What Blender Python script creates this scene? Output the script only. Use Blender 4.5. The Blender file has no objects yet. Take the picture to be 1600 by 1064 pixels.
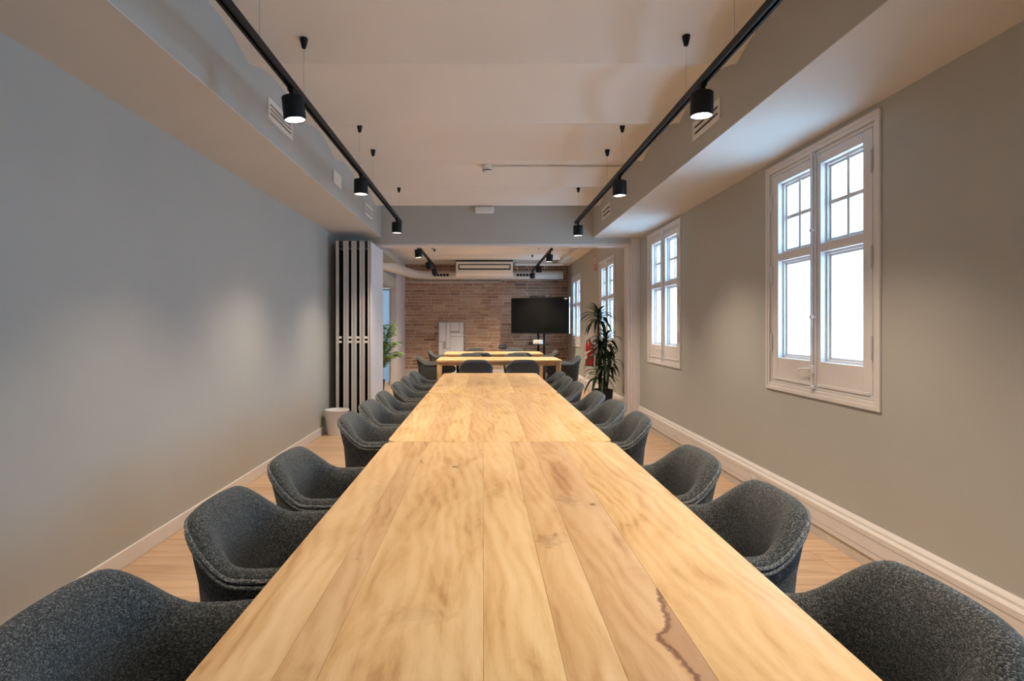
import bpy, bmesh, math, random
from mathutils import Vector, Matrix
random.seed(7)
PI = math.pi
S = bpy.context.scene
COL = S.collection

# ------------------------------------------------------------------ camera, world, exposure
F = 915.0; U0 = 755.5; V0 = 510.0; CH = 1.30          # focal length in px, principal point, eye height
cd = bpy.data.cameras.new('camera'); cam = bpy.data.objects.new('camera', cd); COL.objects.link(cam)
cd.sensor_width = 36.0; cd.lens = 36.0 * F / 1600.0
cd.shift_x = (800 - U0) / 1600.0; cd.shift_y = -(532 - V0) / 1600.0
cd.clip_start = 0.02
cam.location = (0, 0, CH); cam.rotation_euler = (PI / 2, 0, 0)
S.camera = cam
W = bpy.data.worlds.new('sky'); S.world = W; W.use_nodes = True
bg = W.node_tree.nodes['Background']
bg.inputs[0].default_value = (0.40, 0.69, 1.0, 1); bg.inputs[1].default_value = 5.2
SPOT_W = 27.5
SPOT_COL = (1.0, 0.81, 0.60)
S.view_settings.view_transform = 'Standard'; S.view_settings.look = 'None'
S.view_settings.gamma = 1.0; S.view_settings.exposure = 1.36
S.view_settings.use_curve_mapping = False

# ------------------------------------------------------------------ main measures (metres, camera at x=0 y=0)
XL, XR = -1.95, 2.10            # side walls
SXL, SXR, SZ = -1.375, 1.478, 2.49   # soffits
YB, YF = -4.4, 14.6             # back wall, brick wall
BY0, BY1, BZ = 7.88, 8.20, 2.42  # beam over the opening
WT = 0.26                        # outer wall thickness
def ceil_z(y):
    t = ((y - 3.42) / 1.005) % 1.0
    return 2.835 + 0.095 * (1 - (2 * t - 1) ** 2)

# ------------------------------------------------------------------ helpers
def tag(o, label=None, cat=None, group=None, kind=None):
    if label: o['label'] = label
    if cat: o['category'] = cat
    if group: o['group'] = group
    if kind: o['kind'] = kind
    return o
def empty(name, loc=(0, 0, 0), rz=0, label=None, cat=None, group=None, kind=None):
    o = bpy.data.objects.new(name, None); COL.objects.link(o)
    o.location = loc; o.rotation_euler = (0, 0, rz); o.empty_display_size = 0.1
    return tag(o, label, cat, group, kind)
def link(name, mesh, parent=None, loc=None, rot=None):
    o = bpy.data.objects.new(name, mesh); COL.objects.link(o)
    if parent: o.parent = parent
    if loc: o.location = loc
    if rot: o.rotation_euler = rot
    return o
def copy_tree(o, parent=None):
    c = o.copy(); COL.objects.link(c); c.parent = parent
    for ch in list(o.children): copy_tree(ch, c)
    return c
class MB:
    def __init__(s): s.bm = bmesh.new()
    def box(s, x0, x1, y0, y1, z0, z1, bev=0, seg=2):
        t = bmesh.new()
        bmesh.ops.create_cube(t, size=1)
        for v in t.verts:
            v.co = Vector((x0 + (v.co.x + .5) * (x1 - x0), y0 + (v.co.y + .5) * (y1 - y0), z0 + (v.co.z + .5) * (z1 - z0)))
        if bev: bmesh.ops.bevel(t, geom=t.edges[:], offset=bev, segments=seg, profile=.5, affect='EDGES')
        s.merge(t); return s
    def merge(s, t, mat=None):
        if mat is not None: t.transform(mat)
        me = bpy.data.meshes.new('tmp'); t.to_mesh(me); t.free()
        s.bm.from_mesh(me); bpy.data.meshes.remove(me)
    def tube(s, pts, r, n=8, caps=True):
        pts = [Vector(p) for p in pts]; rs = r if isinstance(r, (list, tuple)) else [r] * len(pts)
        rings = []
        up = None
        for i, p in enumerate(pts):
            d = (pts[min(i + 1, len(pts) - 1)] - pts[max(i - 1, 0)]).normalized()
            if up is None:
                up = Vector((0, 0, 1)) if abs(d.z) < .9 else Vector((1, 0, 0))
            a = d.cross(up).normalized(); b = a.cross(d).normalized(); up = b
            rings.append([s.bm.verts.new(p + (a * math.cos(2 * PI * k / n) + b * math.sin(2 * PI * k / n)) * rs[i]) for k in range(n)])
        for i in range(len(rings) - 1):
            for k in range(n):
                s.bm.faces.new((rings[i][k], rings[i][(k + 1) % n], rings[i + 1][(k + 1) % n], rings[i + 1][k]))
        if caps:
            s.bm.faces.new(rings[0][::-1]); s.bm.faces.new(rings[-1])
        return s
    def lathe(s, prof, c=(0, 0, 0), n=24, mat=None):
        t = bmesh.new(); rings = []
        for r, z in prof:
            if r < 1e-5: rings.append([t.verts.new((0, 0, z))])
            else: rings.append([t.verts.new((r * math.cos(2 * PI * k / n), r * math.sin(2 * PI * k / n), z)) for k in range(n)])
        for a, b in zip(rings, rings[1:]):
            for k in range(n):
                q = []
                for v in (a[k % len(a)], a[(k + 1) % len(a)], b[(k + 1) % len(b)], b[k % len(b)]):
                    if v not in q: q.append(v)
                if len(q) > 2: t.faces.new(q)
        m = Matrix.Translation(c)
        if mat is not None: m = m @ mat
        s.merge(t, m); return s
    def prism(s, poly, axis, a, b, bev=0):
        """extrude a 2-d polygon along an axis ('x','y','z')"""
        t = bmesh.new()
        def P(p, h): return {'x': (h, p[0], p[1]), 'y': (p[0], h, p[1]), 'z': (p[0], p[1], h)}[axis]
        lo = [t.verts.new(P(p, a)) for p in poly]; hi = [t.verts.new(P(p, b)) for p in poly]
        n = len(poly)
        t.faces.new(lo); t.faces.new(hi[::-1])
        for i in range(n): t.faces.new((lo[i], hi[i], hi[(i + 1) % n], lo[(i + 1) % n]))
        bmesh.ops.recalc_face_normals(t, faces=t.faces[:])
        if bev:
            bmesh.ops.bevel(t, geom=[e for e in t.edges if len(e.link_faces) == 2 and e.calc_face_angle(0) > .6], offset=bev, segments=2, profile=.5, affect='EDGES')
        s.merge(t); return s
    def mesh(s, name, mat, smooth=None):
        bmesh.ops.recalc_face_normals(s.bm, faces=s.bm.faces[:])
        me = bpy.data.meshes.new(name); s.bm.to_mesh(me); s.bm.free()
        if mat: me.materials.append(mat)
        if smooth is not None:
            for p in me.polygons: p.use_smooth = True
            if smooth < 179:
                me.set_sharp_from_angle(angle=math.radians(smooth))
        return me
    def build(s, name, mat, parent=None, smooth=None, **k):
        return link(name, s.mesh(name, mat, smooth), parent, **k)
def Bx(*a, **k): return MB().box(*a, **k)

# ------------------------------------------------------------------ materials
def new_mat(name):
    m = bpy.data.materials.new(name); m.use_nodes = True
    nt = m.node_tree; return m, nt, nt.nodes['Principled BSDF']
def N(nt, typ, **k):
    n = nt.nodes.new(typ)
    for a, b in k.items(): setattr(n, a, b)
    return n
def L(nt, a, b): nt.links.new(a, b)
def math_n(nt, op, a, b=None, c=None, clamp=False):
    n = N(nt, 'ShaderNodeMath', operation=op); n.use_clamp = clamp
    for i, v in enumerate((a, b, c)):
        if v is None: continue
        if isinstance(v, (int, float)): n.inputs[i].default_value = v
        else: L(nt, v, n.inputs[i])
    return n.outputs[0]
def noise(nt, vec, scale, detail=4, rough=.55, dist=0.0):
    n = N(nt, 'ShaderNodeTexNoise'); n.inputs['Scale'].default_value = scale; n.inputs['Detail'].default_value = detail
    n.inputs['Roughness'].default_value = rough; n.inputs['Distortion'].default_value = dist
    if vec is not None: L(nt, vec, n.inputs['Vector'])
    return n.outputs['Fac']
def ramp(nt, fac, stops, interp='LINEAR'):
    r = N(nt, 'ShaderNodeValToRGB'); cr = r.color_ramp; cr.interpolation = interp
    while len(cr.elements) < len(stops): cr.elements.new(.5)
    for e, (p, c) in zip(cr.elements, stops):
        e.position = p; e.color = (*c, 1) if len(c) == 3 else c
    L(nt, fac, r.inputs[0]); return r.outputs[0]
def mixc(nt, fac, a, b, mode='MIX'):
    n = N(nt, 'ShaderNodeMix', data_type='RGBA', blend_type=mode)
    for i, v in ((0, fac), (6, a), (7, b)):
        if isinstance(v, (int, float)): n.inputs[i].default_value = v
        elif isinstance(v, tuple): n.inputs[i].default_value = (*v, 1) if len(v) == 3 else v
        else: L(nt, v, n.inputs[i])
    return n.outputs[2]
def mapping(nt, vec, scale=(1, 1, 1), loc=None):
    m = N(nt, 'ShaderNodeMapping'); m.inputs['Scale'].default_value = scale
    L(nt, vec, m.inputs['Vector'])
    if loc is not None:
        if isinstance(loc, tuple): m.inputs['Location'].default_value = loc
        else: L(nt, loc, m.inputs['Location'])
    return m.outputs[0]
def bump(nt, bsdf, h, strength=.2, dist=.01):
    b = N(nt, 'ShaderNodeBump'); b.inputs['Strength'].default_value = strength; b.inputs['Distance'].default_value = dist
    L(nt, h, b.inputs['Height']); L(nt, b.outputs[0], bsdf.inputs['Normal'])
def objco(nt): return N(nt, 'ShaderNodeTexCoord').outputs['Object']
def seed_vec(nt):
    a = N(nt, 'ShaderNodeAttribute', attribute_type='OBJECT', attribute_name='seed')
    c = N(nt, 'ShaderNodeCombineXYZ')
    for i, k in enumerate((13.1, 7.7, 3.3)): L(nt, math_n(nt, 'MULTIPLY', a.outputs['Fac'], k), c.inputs[i])
    return a.outputs['Fac'], c.outputs[0]
def plain(name, col, rough=.5, metal=0, var=.06, vscale=6, bmp=0, bscale=80, spec=None):
    m, nt, b = new_mat(name)
    co = objco(nt)
    f = noise(nt, co, vscale, 3)
    hi = tuple(min(1, c * (1 + var)) for c in col); lo = tuple(c * (1 - var) for c in col)
    L(nt, ramp(nt, f, [(.3, lo), (.7, hi)]), b.inputs['Base Color'])
    b.inputs['Roughness'].default_value = rough; b.inputs['Metallic'].default_value = metal
    if spec is not None: b.inputs['Specular IOR Level'].default_value = spec
    if bmp: bump(nt, b, noise(nt, co, bscale, 2), bmp, .004)
    return m
M = {}
M['wall'] = plain('sage_grey_wall_paint', (.452, .450, .424), .62, var=.03, vscale=1.3, bmp=.12, bscale=160)
M['soffit'] = M['wall']
M['ceiling'] = plain('cream_white_ceiling_paint', (.74, .70, .66), .8, var=.025, vscale=1.1, bmp=.1, bscale=30)
M['soffit_under'] = plain('off_white_soffit_paint', (.62, .60, .57), .7, var=.02, vscale=1.5)
M['white'] = plain('white_gloss_paint', (.74, .70, .69), .38, var=.02, vscale=9, bmp=.05)
M['white_cool'] = plain('white_laminate', (.72, .71, .73), .45, var=.01)
M['plastic'] = plain('white_plastic', (.76, .74, .72), .4, var=.01)
M['black'] = plain('black_metal', (.009, .009, .010), .55, var=.1, spec=.25)
M['blackp'] = plain('black_plastic', (.016, .016, .018), .5, var=.1)
M['gap_shade'] = plain('dark_gap_shade', (.02, .02, .022), .75, var=.1)  # dark colour for the shade inside the partition gaps
M['alu'] = plain('brushed_aluminium', (.66, .65, .64), .38, metal=.75, var=.03, vscale=20)
M['dark'] = plain('dark_vent_inside', (.012, .012, .012), .9)
M['duct'] = plain('white_painted_duct', (.66, .63, .59), .45, var=.02)
M['red'] = plain('red_enamel', (.50, .02, .02), .3, var=.05)
M['grille'] = plain('grey_grille', (.42, .41, .40), .5)
M['soil'] = plain('dark_soil', (.03, .022, .016), .95, var=.4, vscale=60, bmp=.6)
M['pot'] = plain('charcoal_planter', (.02, .021, .023), .55, var=.15)
M['trunk'] = plain('plant_cane_bark', (.09, .065, .04), .85, var=.35, vscale=50, bmp=.4)
M['steel_beam'] = plain('grey_painted_steel', (.34, .35, .34), .5)
M['plinth'] = plain('pale_plinth', (.62, .56, .50), .6, var=.04)
M['mortar'] = plain('sandy_mortar', (.74, .60, .48), .95, var=.12, vscale=14, bmp=.5)

def mk_leaf(name, a, b):
    m, nt, p = new_mat(name); co = objco(nt)
    sd, sv = seed_vec(nt)
    f = math_n(nt, 'ADD', math_n(nt, 'MULTIPLY', noise(nt, mapping(nt, co, (60, 6, 6), sv), 1.2, 3), .6), math_n(nt, 'MULTIPLY', sd, .4))
    L(nt, ramp(nt, f, [(.2, a), (.8, b)]), p.inputs['Base Color'])
    p.inputs['Roughness'].default_value = .42
    return m
M['leaf'] = mk_leaf('dark_green_leaf', (.006, .022, .008), (.025, .075, .02))
M['palm'] = mk_leaf('bright_palm_leaf', (.05, .13, .02), (.16, .28, .06))

def mk_glass():
    m = bpy.data.materials.new('window_glass'); m.use_nodes = True; nt = m.node_tree
    nt.nodes.clear()
    o = N(nt, 'ShaderNodeOutputMaterial'); t = N(nt, 'ShaderNodeBsdfTransparent'); g = N(nt, 'ShaderNodeBsdfGlossy')
    t.inputs[0].default_value = (.95, .98, .99, 1); g.inputs['Roughness'].default_value = .03
    lw = N(nt, 'ShaderNodeLayerWeight')      # thin pane: same reflectance from both faces
    fr = math_n(nt, 'ADD', math_n(nt, 'MULTIPLY', math_n(nt, 'POWER', lw.outputs['Facing'], 5.0), .6), .03)
    x = N(nt, 'ShaderNodeMixShader'); L(nt, fr, x.inputs[0]); L(nt, t.outputs[0], x.inputs[1]); L(nt, g.outputs[0], x.inputs[2])
    L(nt, x.outputs[0], o.inputs[0]); return m
M['glass'] = mk_glass()
def mk_frost():  # added pane dims the sky to the tone of a daylit wall
    m = bpy.data.materials.new('daylit_wall_frost'); m.use_nodes = True; nt = m.node_tree; nt.nodes.clear()
    o = N(nt, 'ShaderNodeOutputMaterial'); t = N(nt, 'ShaderNodeBsdfTranslucent'); t.inputs[0].default_value = (.14, .14, .14, 1)
    d = N(nt, 'ShaderNodeBsdfDiffuse'); d.inputs[0].default_value = (.3, .4, .45, 1)
    x = N(nt, 'ShaderNodeMixShader'); x.inputs[0].default_value = .25
    L(nt, t.outputs[0], x.inputs[1]); L(nt, d.outputs[0], x.inputs[2]); L(nt, x.outputs[0], o.inputs[0]); return m
M['frost'] = mk_frost()

def mk_emit(name, col, st):
    m, nt, b = new_mat(name)
    b.inputs['Base Color'].default_value = (.8, .8, .8, 1)
    b.inputs['Emission Color'].default_value = (*col, 1); b.inputs['Emission Strength'].default_value = st
    return m
M['lens'] = mk_emit('lit_lamp_lens', (1, .95, .86), 9.0)
M['reflector'] = plain('faceted_reflector', (.85, .83, .8), .2, metal=.6)

def mk_fabric(name='charcoal_wool_weave', k=1.0):
    m, nt, b = new_mat(name); co = objco(nt)
    vo = N(nt, 'ShaderNodeTexVoronoi'); vo.inputs['Scale'].default_value = 480; vo.inputs['Randomness'].default_value = .8
    L(nt, mapping(nt, co, (.75, .75, 1.25)), vo.inputs['Vector'])
    sp = N(nt, 'ShaderNodeSeparateColor'); L(nt, vo.outputs['Color'], sp.inputs[0])
    big = noise(nt, co, 260, 3, .6)
    f = math_n(nt, 'ADD', math_n(nt, 'MULTIPLY', sp.outputs[0], .55), math_n(nt, 'MULTIPLY', big, .45))
    c = ramp(nt, f, [(p_, tuple(v * k for v in c_)) for p_, c_ in ((.12, (.015, .017, .019)), (.42, (.042, .047, .050)), (.62, (.084, .091, .093)), (.85, (.23, .24, .24)))])
    f = math_n(nt, 'SUBTRACT', 1.0, math_n(nt, 'MULTIPLY', vo.outputs['Distance'], 1.0))
    L(nt, c, b.inputs['Base Color'])
    b.inputs['Roughness'].default_value = .95; b.inputs['Specular IOR Level'].default_value = .1
    b.inputs['Sheen Weight'].default_value = .18; b.inputs['Sheen Roughness'].default_value = .45
    b.inputs['Sheen Tint'].default_value = (.8, .86, .9, 1)
    bump(nt, b, f, .55, .003)
    return m
M['fabric'] = mk_fabric()
M['cord'] = mk_fabric('charcoal_cord_lit_tone', 2.0)  # same wool; light caught on the piping is put into a paler colour

def mk_wood(name, knots=(), vein=False, tone=1.0, swap=False):
    m, nt, b = new_mat(name); co = objco(nt); sd, sv = seed_vec(nt)
    if swap:       # boards that run along x
        s0 = N(nt, 'ShaderNodeSeparateXYZ'); L(nt, co, s0.inputs[0]); c0 = N(nt, 'ShaderNodeCombineXYZ')
        for a, k in ((0, 1), (1, 0), (2, 2)): L(nt, s0.outputs[a], c0.inputs[k])
        co = c0.outputs[0]
    p = mapping(nt, co, (1, 1, 1), sv)
    # large swirling figure
    d1 = N(nt, 'ShaderNodeTexNoise'); d1.inputs['Scale'].default_value = 1.0; d1.inputs['Detail'].default_value = 2
    L(nt, mapping(nt, p, (5.5, 1.9, 3)), d1.inputs['Vector'])
    sub = N(nt, 'ShaderNodeVectorMath', operation='SUBTRACT'); L(nt, d1.outputs['Color'], sub.inputs[0]); sub.inputs[1].default_value = (.5, .5, .5)
    scl = N(nt, 'ShaderNodeVectorMath', operation='MULTIPLY'); L(nt, sub.outputs[0], scl.inputs[0]); scl.inputs[1].default_value = (.10, .32, .1)
    add = N(nt, 'ShaderNodeVectorMath', operation='ADD'); L(nt, p, add.inputs[0]); L(nt, scl.outputs[0], add.inputs[1])
    q = add.outputs[0]
    fig = noise(nt, mapping(nt, q, (7.5, 1.5, 6)), 1.0, 5, .60, 1.5)
    streak = noise(nt, mapping(nt, q, (60, 2.2, 20)), 1.0, 4, .6, .15)
    fine = noise(nt, mapping(nt, p, (420, 16, 60)), 1.0, 3, .6)
    wv = N(nt, 'ShaderNodeTexWave', wave_type='RINGS', rings_direction='Z'); wv.inputs['Scale'].default_value = 3.4; wv.inputs['Distortion'].default_value = 5.0
    wv.inputs['Detail'].default_value = 3; wv.inputs['Detail Scale'].default_value = 1.4; L(nt, mapping(nt, q, (2.6, .8, 1)), wv.inputs['Vector'])
    f = math_n(nt, 'ADD', math_n(nt, 'MULTIPLY', fig, .62), math_n(nt, 'MULTIPLY', streak, .17))
    f = math_n(nt, 'ADD', f, math_n(nt, 'MULTIPLY', wv.outputs['Fac'], .08))
    f = math_n(nt, 'ADD', f, math_n(nt, 'MULTIPLY', fine, .15))
    c = ramp(nt, f, [(.25, (.31, .170, .075)), (.36, (.47, .285, .135)), (.45, (.60, .395, .205)), (.56, (.68, .475, .265)), (.75, (.74, .55, .34))])
    # tone of each board
    h = N(nt, 'ShaderNodeHueSaturation'); L(nt, c, h.inputs['Color'])
    h.inputs['Saturation'].default_value = 1.08
    L(nt, math_n(nt, 'ADD', math_n(nt, 'MULTIPLY', sd, .34), .80 * tone), h.inputs['Value'])
    L(nt, math_n(nt, 'ADD', math_n(nt, 'MULTIPLY', sd, .016), .490), h.inputs['Hue'])
    c = h.outputs[0]
    sep = N(nt, 'ShaderNodeSeparateXYZ'); L(nt, co, sep.inputs[0]); X, Y = sep.outputs[0], sep.outputs[1]
    if knots:
        nx = math_n(nt, 'SUBTRACT', noise(nt, mapping(nt, co, (1, 1, 1)), 45, 3), .5)
        for kx, ky, ax, ay, dark in knots:
            dx = math_n(nt, 'DIVIDE', math_n(nt, 'SUBTRACT', X, kx), ax)
            dy = math_n(nt, 'DIVIDE', math_n(nt, 'SUBTRACT', Y, ky), ay)
            r = math_n(nt, 'SQRT', math_n(nt, 'ADD', math_n(nt, 'MULTIPLY', dx, dx), math_n(nt, 'MULTIPLY', dy, dy)))
            r = math_n(nt, 'ADD', r, math_n(nt, 'MULTIPLY', nx, 2.2))
            k = ramp(nt, r, [(.35, (1, 1, 1)), (.75, (0, 0, 0))])
            c = mixc(nt, math_n(nt, 'MULTIPLY', k, dark), c, (.085, .042, .018))
            halo = ramp(nt, math_n(nt, 'MULTIPLY', r, .25), [(.15, (1, 1, 1)), (.9, (0, 0, 0))])
            c = mixc(nt, math_n(nt, 'MULTIPLY', halo, .28 * dark), c, (.33, .17, .07))
    if vein:
        yy = math_n(nt, 'DIVIDE', math_n(nt, 'SUBTRACT', Y, .70), .55, clamp=True)
        fc = N(nt, 'ShaderNodeFloatCurve'); L(nt, yy, fc.inputs['Value'])
        pts = [(.70, .345), (.92, .333), (.955, .327), (1.0, .318), (1.035, .310), (1.06, .330), (1.10, .346), (1.15, .352), (1.25, .376)]
        cv = fc.mapping.curves[0]
        while len(cv.points) < len(pts): cv.points.new(.5, .5)
        for cp, (py, px) in zip(cv.points, sorted(pts)):
            cp.location = ((py - .70) / .55, (px - .225) / .2)
        fc.mapping.update()
        line = math_n(nt, 'ADD', math_n(nt, 'MULTIPLY', fc.outputs[0], .2), .225)
        line = math_n(nt, 'ADD', line, math_n(nt, 'MULTIPLY', math_n(nt, 'SUBTRACT', noise(nt, co, 48, 4, .65), .5), .030))
        d = math_n(nt, 'SUBTRACT', X, line)
        right = math_n(nt, 'MULTIPLY', math_n(nt, 'GREATER_THAN', d, 0), math_n(nt, 'LESS_THAN', X, .3655))
        c = mixc(nt, math_n(nt, 'MULTIPLY', right, .62), c, (.30, .140, .062))
        ln = ramp(nt, math_n(nt, 'ABSOLUTE', d), [(.0022, (1, 1, 1)), (.008, (0, 0, 0))])
        c = mixc(nt, math_n(nt, 'MULTIPLY', math_n(nt, 'MULTIPLY', ln, .9), math_n(nt, 'LESS_THAN', X, .3655)), c, (.13, .05, .022))
    L(nt, c, b.inputs['Base Color'])
    L(nt, ramp(nt, streak, [(.3, (.40, .40, .40)), (.7, (.55, .55, .55))]), b.inputs['Roughness'])
    b.inputs['Specular IOR Level'].default_value = .35
    bump(nt, b, fine, .10, .002)
    return m
M['wood'] = mk_wood('pale_mango_wood')
M['wood_x'] = mk_wood('pale_mango_wood_crosswise', swap=True)
M['wood_knots'] = mk_wood('knotty_mango_wood', knots=[(-.112, 2.298, .020, .022, .75), (.337, 1.81, .011, .016, .95), (.193, 1.546, .012, .018, .5), (.17, 2.83, .01, .012, .7), (.40, 1.62, .01, .006, .6), (-.30, 1.385, .006, .004, .6), (.27, 1.86, .05, .10, .26), (.17, 1.50, .045, .07, .24), (.045, 1.95, .03, .08, .14), (.25, 2.55, .05, .06, .14), (-.36, 1.95, .04, .16, .12), (-.12, 1.12, .09, .05, .10)], vein=True)

def mk_floor():
    m, nt, b = new_mat('oak_laminate'); co = objco(nt); sd, sv = seed_vec(nt)
    p = mapping(nt, co, (1, 1, 1), sv)
    a = noise(nt, mapping(nt, p, (1.6, 22, 3)), 1.0, 5, .6, .8)
    f = noise(nt, mapping(nt, p, (9, 260, 3)), 1.0, 3)
    t = math_n(nt, 'ADD', math_n(nt, 'MULTIPLY', a, .75), math_n(nt, 'MULTIPLY', f, .25))
    c = ramp(nt, t, [(.28, (.33, .19, .105)), (.45, (.50, .32, .19)), (.62, (.60, .41, .26)), (.8, (.66, .48, .32))])
    h = N(nt, 'ShaderNodeHueSaturation'); L(nt, c, h.inputs['Color']); h.inputs['Saturation'].default_value = .92
    L(nt, math_n(nt, 'ADD', math_n(nt, 'MULTIPLY', sd, .14), .92), h.inputs['Value'])
    L(nt, h.outputs[0], b.inputs['Base Color']); b.inputs['Roughness'].default_value = .42
    bump(nt, b, f, .08, .002)
    return m
M['floor'] = mk_floor()

def mk_brick():
    m, nt, b = new_mat('old_fired_brick'); co = objco(nt); sd, sv = seed_vec(nt)
    g = N(nt, 'ShaderNodeNewGeometry')
    r = math_n(nt, 'FRACT', math_n(nt, 'ADD', sd, g.outputs['Random Per Island']))
    c = ramp(nt, r, [(0, (.29, .140, .085)), (.2, (.48, .285, .180)), (.42, (.37, .200, .125)), (.62, (.55, .350, .235)), (.8, (.43, .245, .170)), (.93, (.62, .44, .31)), (1, (.16, .075, .055))])
    n1 = noise(nt, mapping(nt, co, (1, 1, 1), sv), 28, 4, .65)
    c = mixc(nt, math_n(nt, 'MULTIPLY', ramp(nt, n1, [(.45, (0, 0, 0)), (.72, (1, 1, 1))]), .5), c, (.52, .42, .33))
    n2 = noise(nt, mapping(nt, co, (1, 1, 1), sv), 70, 3)
    c = mixc(nt, .5, c, ramp(nt, n2, [(.3, (.45, .45, .45)), (.7, (1.35, 1.35, 1.35))]), 'MULTIPLY')
    L(nt, c, b.inputs['Base Color']); b.inputs['Roughness'].default_value = .92
    bump(nt, b, n2, .6, .006)
    return m
M['brick'] = mk_brick()
def mk_screen():
    m, nt, b = new_mat('switched_off_screen'); b.inputs['Base Color'].default_value = (.006, .006, .006, 1)
    b.inputs['Roughness'].default_value = .12; return m
M['screen'] = mk_screen()

# ------------------------------------------------------------------ setting: floor
def struct(o, label, group=None): return tag(o, label, None, group, 'structure')
floor = struct(Bx(-3.4, XR + WT, YB - .2, YF + .25, -.12, -.012).build('floor', M['floor']), 'pale oak laminate floor of boards laid across the room')
pl_mesh = {}
PW = 0.192; rnd = random.Random(3); npl = 0
y = 0.7
while y < 14.5:
    x = XL - .35 if y > 8.2 else XL
    x = XL
    first = True
    while x < XR - .001:
        ln = rnd.choice((.42, .86, 1.28)) if first else 1.28
        first = False
        ln = min(ln, XR - x)
        key = round(ln, 3)
        if key not in pl_mesh:
            pl_mesh[key] = Bx(0.0008, key - .0008, .0008, PW - .0008, -.012, 0, bev=.0012, seg=1).mesh('plank', M['floor'])
        o = link('plank', pl_mesh[key], floor, (x, y, 0)); o['seed'] = rnd.random(); npl += 1
        x += ln
    y += PW
Bx(XL, XR, YB, .699, -.012, 0).build('plank_field', M['floor'], floor)['seed'] = .4
Bx(-3.4, XL - .001, 8.2, YF, -.012, 0).build('plank_field', M['floor'], floor)['seed'] = .6

# ------------------------------------------------------------------ walls
struct(Bx(XL - .2, XL, YB, BY1, 0, 3.1).build('wall_left', M['wall']), 'plain grey painted wall facing the windows')
struct(Bx(XL - .2, XR + WT, YB - .2, YB, 0, 3.1).build('wall_back', M['wall']), 'grey painted end wall behind the long table')
WIN = [(-3.14, 1.25), (-.02, 1.25), (3.087, 1.25), (6.22, 1.25), (9.34, 1.25), (12.62, 1.25)]
WZ0, WZ1 = .90, 2.40
m = MB(); yy = YB
for (a, w) in WIN:
    m.box(XR, XR + WT, yy, a + .06, 0, 3.1)
    m.box(XR, XR + WT, a + .06, a + w - .06, 0, WZ0); m.box(XR, XR + WT, a + .06, a + w - .06, WZ1, 3.1)
    yy = a + w - .06
m.box(XR, XR + WT, yy, YF + .2, 0, 3.1)
struct(m.build('wall_right', M['wall']), 'grey-beige painted wall with the row of white windows')
# brick wall
BW = struct(Bx(XL - .1, XR, YF, YF + .2, 0, 3.1).build('wall_brick', M['mortar']), 'exposed red-brown brick wall behind the screen')
rb = random.Random(11)
BH, BJ = .058, .018
rest = MB(); cand = []
z = .255; row = 0
while z + BH < 2.9:
    x = XL - .02 - rb.uniform(0, .25)
    while x < XR:
        ln = rb.choice((.27, .28, .285, .29, .26, .27, .14, .21))
        x0, x1 = max(x, XL - .02), min(x + ln, XR - .003)
        if x1 - x0 > .03: cand.append((x0, x1, z + rb.uniform(-.003, .003), rb.uniform(.004, .016)))
        x += ln + BJ
    z += BH + BJ; row += 1
def brick_vis(c):
    x0, x1, z, d = c; xc = (x0 + x1) / 2
    s = x1 - x0
    if z > 2.36: s -= .5                       # behind the duct
    if .68 < xc < 1.9 and 1.1 < z < 1.95: s -= .4
    if z < .62: s -= .3
    return s
order = sorted(range(len(cand)), key=lambda i: -brick_vis(cand[i]))
big = set(order[:300]); bmesh_cache = {}
for i, (x0, x1, z, d) in enumerate(cand):
    if i in big:
        key = round((x1 - x0) / .01) * .01
        if key not in bmesh_cache:
            bmesh_cache[key] = Bx(0, key, -.02, .004, 0, BH, bev=.005, seg=1).mesh('brick', M['brick'])
        o = link('brick', bmesh_cache[key], BW, (x0, YF - d + .012, z)); o['seed'] = rb.random()
    else:
        rest.box(x0, x1, YF - d, YF + .004, z, z + BH)
o = rest.build('brick_rest', M['brick'], BW); o['kind'] = 'stuff'; o['seed'] = .3
struct(Bx(XL, XR, YF - .035, YF - .021, .002, .235, bev=.003).build('trim_1', M['plinth']), 'pale plinth board along the foot of the brick wall')

# far room left: recess; frosted door added in place of a wall lit by daylight
struct(Bx(-3.4, XL, BY1 - .32, BY1, 0, 3.1).build('wall_recess_near', M['wall']), 'grey wall closing the recess beside the folded partition')
struct(Bx(-3.6, -3.4, BY1 - .3, YF + .2, 0, 3.1).build('wall_recess_side', M['wall']), 'grey side wall of the recess behind the palm')
m = MB(); YE = 13.1
m.box(-2.08, XL, YE, YE + .18, 0, 3.1); m.box(-3.4, -2.95, YE, YE + .18, 0, 3.1); m.box(-2.95, -2.08, YE, YE + .18, 2.16, 3.1)
m.box(XL - .06, XL, YE + .18, YF, 0, 3.1)
struct(m.build('wall_recess_end', M['white_cool']), 'white end wall of the recess around the added door')
dr = empty('stand_in_door_1', (-2.515, YE + .08, 0)); struct(dr, 'added frosted door in place of the blue daylit recess wall behind the palm')
m = MB()
for (a, b2, c, d) in ((-.433, -.40, .0, 2.155), (.40, .433, 0, 2.155), (-.40, .40, 0, .06), (-.40, .40, 2.11, 2.155)): m.box(a, b2, -.03, .03, c, d, bev=.004)
m.build('door_frame', M['white'], dr); m = MB(); m.bm.faces.new([m.bm.verts.new(v) for v in ((-.405, 0, .05), (.405, 0, .05), (.405, 0, 2.12), (-.405, 0, 2.12))]); m.build('pane', M['frost'], dr)
struct(Bx(XL - .12, XL + .0, BY1, YE, 2.15, 2.38, bev=.006).build('trim_2', M['wall']), 'grey lintel over the opening of the recess')
struct(Bx(XL + .002, -1.60, BY1 + .001, 11.0, 2.49, 2.60, bev=.004).build('trim_3', M['steel_beam']), 'grey steel beam running beneath the ceiling over the recess')

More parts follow.
